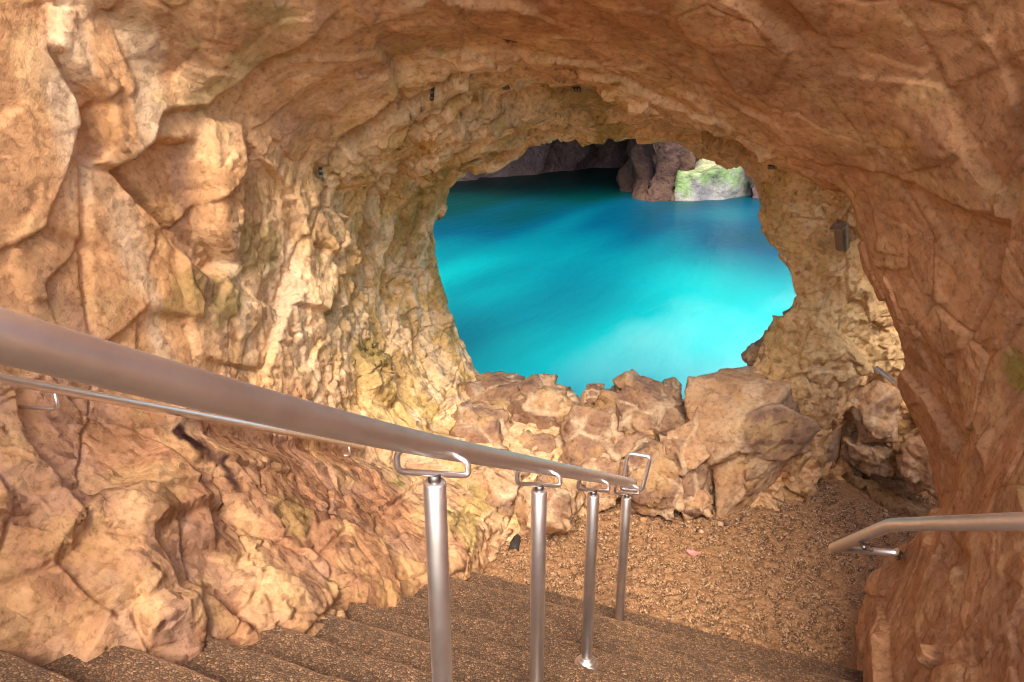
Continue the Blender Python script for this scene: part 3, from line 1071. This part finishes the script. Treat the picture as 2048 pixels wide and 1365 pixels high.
hr = tag(empty('handrail', (RX, 3.2, step_z(3.2))), 'thick brushed steel handrail on four posts running down the middle of the stairs', 'handrail')
TR = 0.0245
yE = 3.335
tube('rail', [(RX, y, rail_z(y)) for y in np.linspace(-0.6, yE, 40)], TR, M['steel'], hr, seg=48)
dirv = Vector((0, 1, RSL)).normalized()
for y in (1.20, 1.87, 2.54, 3.21):
    zb, zr = step_z(y), rail_z(y)
    zt = zr - 0.084
    p = lathe('post', [(TR, 0), (TR, zt - zb - 0.004), (TR - 0.003, zt - zb), (0.012, zt - zb + 0.001)], (RX, y, zb), M['steel'], hr, seg=40)
    lathe('flange', [(0.053, -0.01), (0.054, 0.008), (0.051, 0.013), (0.042, 0.015), (0.041, 0.024), (0.037, 0.028), (0.030, 0.030), (0.028, 0.040), (TR + .0005, 0.043)], (RX, y, zb), M['steel'], p)
    lathe('collar', [(0.014, -0.006), (0.014, 0.016), (0.010, 0.018)], (RX, y, zt), M['dark_steel'], p, seg=24)
    qx, qy = 0.55 * 0.084, 0.835 * 0.084
    zc = zt + 0.018
    U = [Vector((RX - 0.012, y - qy * 0.9, rail_z(y - qy) - TR * .5)), Vector((RX - qx, y - qy, rail_z(y - qy) - TR - .006)), Vector((RX - qx, y - qy, zc + 0.033)),
         Vector((RX + qx, y + qy, zc - 0.031)), Vector((RX + qx, y + qy, rail_z(y + qy) - TR * .9)), Vector((RX + 0.012, y + qy * 0.9, rail_z(y + qy) - TR * .3))]
    tube('saddle', fillet(U, 0.018), 0.0068, M['steel'], p, seg=16)
# closed loop at the lower end of the rail
E1 = Vector((RX, yE, rail_z(yE)))
lp = [Vector((-0.711, yE - .03, -1.965)), Vector((-0.684, yE - .02, -1.757)), Vector((-0.568, yE - .02, -1.754)), Vector((-0.599, yE - .03, -1.950))]
tube('end_loop', fillet(lp, 0.026, closed=True), 0.0105, M['steel'], hr, seg=18, closed=True)

wr = tag(empty('handrail', (-2.5, 3.0, -2.0)), 'thin steel handrail fixed along the left cave wall behind the main rail', 'handrail')
WA, WB = Vector(at(0, 757, n=-2.50)), Vector(at(725, 893, n=-2.50))
wd = (WB - WA).normalized()
tube('rail', [WA - wd * 1.2, WA, (WA + WB) / 2, WB], 0.0195, M['steel'], wr, seg=32)
for q in (0.205, 0.93 * (WB - WA).length):
    b0 = WA + wd * q
    pts = fillet([b0 + Vector((0, 0, -0.012)), b0 + Vector((0.0, 0, -0.085)), b0 + Vector((-0.24, -0.09, -0.070))], 0.022)
    br = tube('bracket', pts, 0.0075, M['steel'], wr, seg=14)
    ed = Vector(pts[-1]) - Vector(pts[-2])
    tube('wall_plate', [pts[-1] - ed.normalized() * 0.07, pts[-1] - ed.normalized() * 0.06], 0.028, M['dark_steel'], br, seg=24)

rr = tag(empty('handrail', (0.5, 2.2, -2.0)), 'short grey steel handrail bracketed to the pillar at the right edge', 'handrail')
RA, RB, RC = Vector(at(2048, 1043, d=1.6)), Vector(at(1780, 1050, d=2.3)), Vector(at(1668, 1097, d=2.75))
RD = Vector(at(1790, 1106, d=2.62))
tube('rail', fillet([RA + (RA - RB) * 1.5, RB, RC], 0.05, 9), 0.0205, M['steel'], rr, seg=36)
fr = tag(empty('handrail', (1.2, 5.2, -1.9)), 'far stub of steel handrail on the rock wall behind the pillar', 'handrail')
FA, FB = Vector(at(1752, 736, s=4.82)), Vector(at(1818, 787, s=4.66))
tube('rail', [FA, FB, FB + (FB - FA) * 3], 0.017, M['steel'], fr, seg=20)
tube('bracket', fillet([FA.lerp(FB, .6), FB + Vector((0.02, 0.02, -0.08)), FB + Vector((0.05, 0.75, -0.06))], 0.02), 0.0075, M['steel'], fr, seg=12)

# ------------------------------------------------------------------ the sea outside
WZ = -4.9
t = NT('sea_water')
c = t.coord()
mp = t.n('ShaderNodeMapping')
mp.inputs['Rotation'].default_value = (0, 0, R(-18))
mp.inputs['Scale'].default_value = (0.12, 0.034, 1)
t.l(c, mp.inputs[0])
n1 = t.noise(mp.outputs[0], 2.4, 1, 0.4, 0.0)
sx = t.n('ShaderNodeSeparateXYZ')
t.l(c, sx.inputs[0])
# milky shallows near the window, deep water towards the far cave
dep = t.math('MULTIPLY_ADD', sx.outputs[1], -1 / 25.0, 1.50)
rgt = t.math('MULTIPLY', sx.outputs[0], 0.019)
k = t.math('ADD', t.math('ADD', dep, rgt), t.math('MULTIPLY_ADD', n1, 1.25, -0.62))
wc = t.ramp(k, [(0.0, (0.0, 0.05, 0.052)), (0.3, (0.0, 0.075, 0.135)), (0.6, (0.0, 0.19, 0.22)), (0.85, (0.0, 0.38, 0.36)), (1.0, (0.0, 0.50, 0.46))])
mp2 = t.n('ShaderNodeMapping')
mp2.inputs['Rotation'].default_value = (0, 0, R(-30))
mp2.inputs['Scale'].default_value = (0.18, 0.085, 1)
t.l(c, mp2.inputs[0])
fo = t.noise(mp2.outputs[0], 1.0, 6, 0.5, 0.0)
fmask = t.math('ADD', t.math('MULTIPLY_ADD', sx.outputs[0], 0.085, 0.20), t.math('MULTIPLY_ADD', sx.outputs[1], -0.020, 0.34))
foam = t.ramp(t.math('ADD', fo, fmask), [(0.50, 0.0), (1.35, 0.62)])
wc = t.mix(foam, wc, (0.50, 0.70, 0.66))
hb = t.noise(mp.outputs[0], 14.0, 4, 0.5)
M['water'] = t.set(Base_Color=wc, Roughness=0.38, IOR=1.33, Specular_IOR_Level=0.16, Normal=t.bump(hb, 0.4, 0.12))
xs = np.arange(-80, 61, 0.75)
ys = np.concatenate([np.arange(5.0, 30, 0.4), np.arange(30, 120, 1.0)])
g = np.stack(np.meshgrid(xs, ys, indexing='ij'), -1).reshape(-1, 2)
g = np.concatenate([g, np.full((len(g), 1), WZ)], 1).astype(np.float32)
g[:, 2] += fbm(g, 0.12, 3, off=3) * 0.10
wo_ = link('sea', np_mesh('sea', g, grid_faces(len(xs), len(ys))), M['water'])
tag(wo_, 'smooth milky turquoise sea in the grotto beyond the window', kind='structure')


def rock_block(name, ring, z0, z1, seed, cola, colb, amp=0.8, res=0.5, lean=0.0, top=True):
    """a mass of rock on a ground outline, with broken faces"""
    ring = [np.array(p, float) for p in ring]
    L = [0] + list(np.cumsum([np.linalg.norm(ring[(i + 1) % len(ring)] - ring[i]) for i in range(len(ring))]))
    tt = np.arange(0, L[-1], res)
    cx = np.interp(tt, L, [p[0] for p in ring] + [ring[0][0]])
    cy = np.interp(tt, L, [p[1] for p in ring] + [ring[0][1]])
    mx, my = np.mean([p[0] for p in ring]), np.mean([p[1] for p in ring])
    zz = np.arange(z0, z1 + res, res)
    rows = []
    for z_ in zz:
        k = 1 + lean * (z_ - z0) / (z1 - z0)
        rows.append(np.stack([mx + (cx - mx) * k, my + (cy - my) * k, np.full(len(tt), z_)], 1))
    if top:
        for k in (0.9, 0.6, 0.3, 0.02):
            rows.append(np.stack([mx + (cx - mx) * (1 + lean) * k, my + (cy - my) * (1 + lean) * k, np.full(len(tt), z1 + 0.6 * (1 - k))], 1))
    G = np.stack(rows, 0)
    a, b = G.shape[:2]
    i = np.arange(a * b).reshape(a, b)
    i2 = np.concatenate([i, i[:, :1]], 1)
    f = np.stack([i2[:-1, :-1], i2[:-1, 1:], i2[1:, 1:], i2[1:, :-1]], -1).reshape(-1, 4)
    g = G.reshape(-1, 3).astype(np.float32)
    me = np_mesh(name, g, f)
    no = get_no(me)
    h1, e1, c1 = facet(warp(g, 0.3, 0.8, seed) * 0.45, seed, 0.12)
    h2, e2, c2 = facet(warp(g, 0.8, 0.3, seed) * 1.4, seed + 3, 0.2)
    h = h1 * amp + h2 * amp * 0.35 + fbm(g, 1.5, 4, off=seed) * 0.25 * amp
    g = g + no * h[:, None]
    me.vertices.foreach_set('co', g.ravel().astype(np.float32))
    me.update()
    q = fbm(g, 0.6, 4, off=seed + 5)
    set_col(me, lerp(np.tile(np.array(cola), (len(g), 1)), np.array(colb), 0.5 + 1.1 * q + 0.4 * (c2 - .5)))
    return link(name, me, M['far_rock'])


t = NT('sea_cliff_rock')
c = t.coord()
col = t.n('ShaderNodeAttribute', attribute_name='Col').outputs['Color']
v = t.mix(1.0, col, t.ramp(t.noise(c, 2.2, 6, 0.7), [(0.3, 0.6), (0.7, 1.3)]), 'MULTIPLY')
M['far_rock'] = t.set(Base_Color=v, Roughness=0.9, Specular_IOR_Level=0.2, Normal=t.bump(t.noise(c, 3.0, 8, 0.65), 0.5, 0.8))


def wl_(px, py):
    p = at(px, py, z=WZ)
    return (p[0], p[1])


A, B_, Cc = wl_(880, 370), wl_(948, 359), wl_(1100, 345)
D = wl_(1262, 331)
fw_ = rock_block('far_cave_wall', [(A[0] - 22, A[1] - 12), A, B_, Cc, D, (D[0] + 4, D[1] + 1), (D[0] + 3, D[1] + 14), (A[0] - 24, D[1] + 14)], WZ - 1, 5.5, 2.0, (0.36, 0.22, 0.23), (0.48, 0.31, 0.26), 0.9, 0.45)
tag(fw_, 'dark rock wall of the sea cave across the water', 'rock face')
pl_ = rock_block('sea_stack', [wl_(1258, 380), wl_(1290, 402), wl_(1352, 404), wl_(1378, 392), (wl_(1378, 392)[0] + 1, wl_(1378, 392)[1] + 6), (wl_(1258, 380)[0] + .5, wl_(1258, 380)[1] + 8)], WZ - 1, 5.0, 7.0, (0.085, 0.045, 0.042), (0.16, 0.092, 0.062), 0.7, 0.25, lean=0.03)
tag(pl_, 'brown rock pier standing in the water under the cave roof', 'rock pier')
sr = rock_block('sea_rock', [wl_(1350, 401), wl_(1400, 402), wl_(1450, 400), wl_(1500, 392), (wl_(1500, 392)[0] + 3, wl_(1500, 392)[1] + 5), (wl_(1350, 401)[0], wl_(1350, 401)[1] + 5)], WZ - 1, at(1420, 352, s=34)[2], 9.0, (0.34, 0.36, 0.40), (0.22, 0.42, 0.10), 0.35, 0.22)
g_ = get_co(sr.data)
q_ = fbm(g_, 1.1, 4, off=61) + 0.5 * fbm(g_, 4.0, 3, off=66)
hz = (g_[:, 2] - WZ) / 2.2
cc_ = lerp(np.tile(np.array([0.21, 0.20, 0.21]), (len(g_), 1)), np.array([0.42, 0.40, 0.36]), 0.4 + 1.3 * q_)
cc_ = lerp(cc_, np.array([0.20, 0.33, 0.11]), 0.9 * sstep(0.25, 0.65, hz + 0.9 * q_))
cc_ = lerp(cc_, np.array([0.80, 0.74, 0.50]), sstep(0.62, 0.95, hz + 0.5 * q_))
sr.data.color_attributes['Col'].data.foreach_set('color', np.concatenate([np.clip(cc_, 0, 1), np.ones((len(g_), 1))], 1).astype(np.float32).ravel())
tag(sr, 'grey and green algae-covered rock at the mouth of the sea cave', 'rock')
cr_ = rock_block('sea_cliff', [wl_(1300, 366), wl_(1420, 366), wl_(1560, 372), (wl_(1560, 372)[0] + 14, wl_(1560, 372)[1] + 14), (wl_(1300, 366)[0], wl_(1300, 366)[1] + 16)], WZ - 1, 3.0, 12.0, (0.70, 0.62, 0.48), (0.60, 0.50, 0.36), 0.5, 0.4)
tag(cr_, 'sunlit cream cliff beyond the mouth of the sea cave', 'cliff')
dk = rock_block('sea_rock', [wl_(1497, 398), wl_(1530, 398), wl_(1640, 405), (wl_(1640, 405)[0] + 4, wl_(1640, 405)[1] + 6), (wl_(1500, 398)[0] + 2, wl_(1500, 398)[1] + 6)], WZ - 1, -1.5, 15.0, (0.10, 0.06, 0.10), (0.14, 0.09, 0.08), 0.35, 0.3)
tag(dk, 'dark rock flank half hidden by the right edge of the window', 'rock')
# sea cave roof, unseen, outlined to shade far rocks; hill blocks added against sun
rf = rock_block('sea_cave_shade_roof', [(-60, 26), (-24, 26), (-12, 28), (-5.2, 31), (-4.6, 38), (-5.4, 46), (-7, 64), (-60, 64)], 1.2, 7, 21.0, (0.2, 0.12, 0.09), (0.3, 0.18, 0.12), 1.0, 0.9)
tag(rf, kind='structure')
for nm, ring, z0, z1, sd_ in (('hillside', [(-40, -1), (-3.6, -1), (-3.5, 6.4), (-40, 8)], -6, 3.5, 31.0),
                              ('hillside', [(3.7, -1), (14, -1), (14, 3.6), (3.7, 3.6)], -6, -1.2, 35.0)):
    hb_ = rock_block(nm, ring, z0, z1, sd_, (0.42, 0.26, 0.14), (0.5, 0.36, 0.22), 0.25, 0.7)
    hb_['kind'] = 'structure'

# ------------------------------------------------------------------ small things
dg = bpy.context.evaluated_depsgraph_get()
dg.update()


def hit(px, py):
    """where the rock lies behind a photo position"""
    r_ = Vector(ray(px, py)).normalized()
    ok, loc, nor, idx, ob, mx_ = SC.ray_cast(dg, r_ * 0.3, r_)
    if nor.dot(r_) > 0:
        nor = -nor
    return loc, nor


def box_mesh(name, sx_, sy_, sz_, mat, parent=None, bev=0.2):
    bm = bmesh.new()
    bmesh.ops.create_cube(bm, size=1)
    bmesh.ops.scale(bm, vec=(sx_, sy_, sz_), verts=bm.verts)
    bmesh.ops.bevel(bm, geom=list(bm.edges), offset=min(sx_, sy_, sz_) * bev, segments=2, affect='EDGES')
    me = bpy.data.meshes.new(name)
    bm.to_mesh(me)
    bm.free()
    o = bpy.data.objects.new(name, me)
    COL.objects.link(o)
    me.materials.append(mat)
    if parent:
        o.parent = parent
    return o


M['black'] = plain('black_plastic', (0.02, 0.018, 0.018), 0.5)
M['gunmetal'] = plain('weathered_grey_metal', (0.30, 0.27, 0.22), 0.5, 0.6)
M['leaf'] = plain('pink_petal', (0.75, 0.27, 0.24), 0.6)
M['pipe'] = plain('pipe_plastic', (0.03, 0.025, 0.025), 0.5)


def gauge(px, py, lab, vertical=True):
    loc, nor = hit(px, py)
    e = empty('crack_gauge', loc)
    e.rotation_euler = nor.to_track_quat('Z', 'Y').to_euler()
    tag(e, lab, 'crack gauge', 'crack gauges screwed to the rock')
    sx_, sy_ = (0.022, 0.085) if vertical else (0.055, 0.030)
    p = box_mesh('plate', sx_, sy_, 0.010, M['black'], e)
    p.location = (0, 0, 0.012)
    for k in (-1, 0, 1):
        b = box_mesh('stud', sx_ * .95 if vertical else 0.012, 0.012 if vertical else sy_ * .95, 0.018, M['gunmetal'], e)
        b.location = (0, k * sy_ * .36, 0.018) if vertical else (k * sx_ * .36, 0, 0.018)


e1, _ = hit(1795, 1100)
tube('return_bar', fillet([RC + (RB - RC).normalized() * 0.012, RC + (RD - RC) * 0.04, RD, e1 + (e1 - RD).normalized() * 0.05], 0.01), 0.0125, M['steel'], rr, seg=20)
e2, n2_ = hit(1800, 1113)
q0 = RB.lerp(RC, 0.52)
q1 = Vector(at(1728, 1096, d=2.46))
bk = tube('bracket', fillet([q0, q1, e2 + (e2 - q1).normalized() * 0.04], 0.018), 0.0078, M['dark_steel'], rr, seg=14)
tube('wall_plate', [e2 - n2_ * 0.02, e2 + n2_ * 0.012], 0.026, M['dark_steel'], bk, seg=24)

gauge(867, 187, 'black crack gauge on the ceiling left of the sea window top')
gauge(640, 342, 'crack gauge low on the pale left wall beside a bulge')
gauge(1155, 178, 'small black gauge at the rim of the ceiling arch', False)
gauge(1545, 332, 'small black gauge on the arch edge right of the sea window', False)
gauge(1015, 172, 'dark stud on the ceiling between the two black gauges', False)

loc, nor = hit(1690, 465)
fl = empty('floodlight', loc)
tag(fl, 'unlit grey metal floodlight on the yellow rock right of the window', 'floodlight')
fl.rotation_euler = (Vector((-0.35, -0.8, -0.45))).to_track_quat('Z', 'Y').to_euler()
b = box_mesh('housing', 0.075, 0.21, 0.07, M['gunmetal'], fl)
b.location = (0, 0, 0.05)
b = box_mesh('visor', 0.085, 0.012, 0.06, M['gunmetal'], fl)
b.location = (0, 0.10, 0.09)
b = box_mesh('glass', 0.050, 0.16, 0.006, M['dark_steel'], fl)
b.location = (0, 0, 0.087)
b = box_mesh('bracket', 0.02, 0.05, 0.07, M['dark_steel'], fl)
b.location = (0, -0.02, -0.01)

# fallen petal on the landing
pc = at(1386, 1107, z=LZ + .03)
xs = np.linspace(-1, 1, 9)
G = []
for u in xs:
    for w in xs:
        rr_ = (1 - 0.35 * abs(u)) * 0.028
        G.append((pc[0] + u * 0.042, pc[1] + w * rr_, LZ + 0.022 + 0.014 * u * u + 0.010 * w * w + 0.006 * math.sin(3 * u + 2 * w)))
le = link('petal', np_mesh('petal', np.array(G), grid_faces(9, 9)), M['leaf'])
md = le.modifiers.new('t', 'SOLIDIFY')
md.thickness = 0.001
tag(le, 'single pink petal lying on the sandy landing', 'petal')

# drain pipe mouth at the foot of the rock, behind the second post
dl, dn = hit(1027, 1104)
dd = Vector((0.25, -0.95, 0.12)).normalized()
dr = tube('drain_pipe', [dl - dd * 0.30, dl + dd * 0.004], 0.038, M['pipe'], None, seg=28, cap=False)
md = dr.modifiers.new('t', 'SOLIDIFY')
md.thickness = 0.006
tag(dr, 'black drain pipe mouth at the foot of the rocks behind the second post', 'drain pipe')

# loose grit gathered on the landing and along the foot of the rocks
rg = np.random.default_rng(5)
v1, f1_ = ico(1)
vv, ff, cols = [], [], []
n_ = 0
for k in range(420):
    if k < 230:                                  # swept against the rocks
        a = rg.random()
        ax_, ay_ = np.interp(a, [0, .3, .55, .8, 1], [-1.5, -1.15, -.32, .38, 1.05]), np.interp(a, [0, .3, .55, .8, 1], [3.86, 4.55, 4.72, 5.55, 5.3])
        px_, py_ = ax_ + rg.normal(0, .05), ay_ - abs(rg.normal(0, .09))
        r0 = rg.uniform(.006, .018) * (1.7 if rg.random() < .1 else 1)
    else:
        px_, py_ = rg.uniform(-1.5, .75), rg.uniform(3.5, 5.2)
        r0 = rg.uniform(.004, .010)
    q = v1 * (1 + rg.uniform(-.28, .28, (len(v1), 1))) * np.array([1, rg.uniform(.6, 1), rg.uniform(.45, .8)]) * r0
    an = rg.uniform(0, 6.28)
    q = q @ np.array([[math.cos(an), -math.sin(an), 0], [math.sin(an), math.cos(an), 0], [0, 0, 1]])
    vv.append(q + np.array([px_, py_, LZ + r0 * 0.35 + 0.004]))
    ff.append(f1_ + n_)
    n_ += len(v1)
    cols.append(np.tile(np.array([[.42, .25, .13], [.30, .17, .10], [.55, .40, .26], [.14, .09, .07]][rg.integers(0, 4)]), (len(v1), 1)))
me = np_mesh('loose_grit', np.concatenate(vv), np.concatenate(ff))
set_col(me, np.concatenate(cols), np.full(n_, 0.2))
gr_ = link('loose_grit', me, M['boulder'], smooth=False)
tag(gr_, 'loose grit and small stones scattered over the landing', 'grit', kind='stuff')
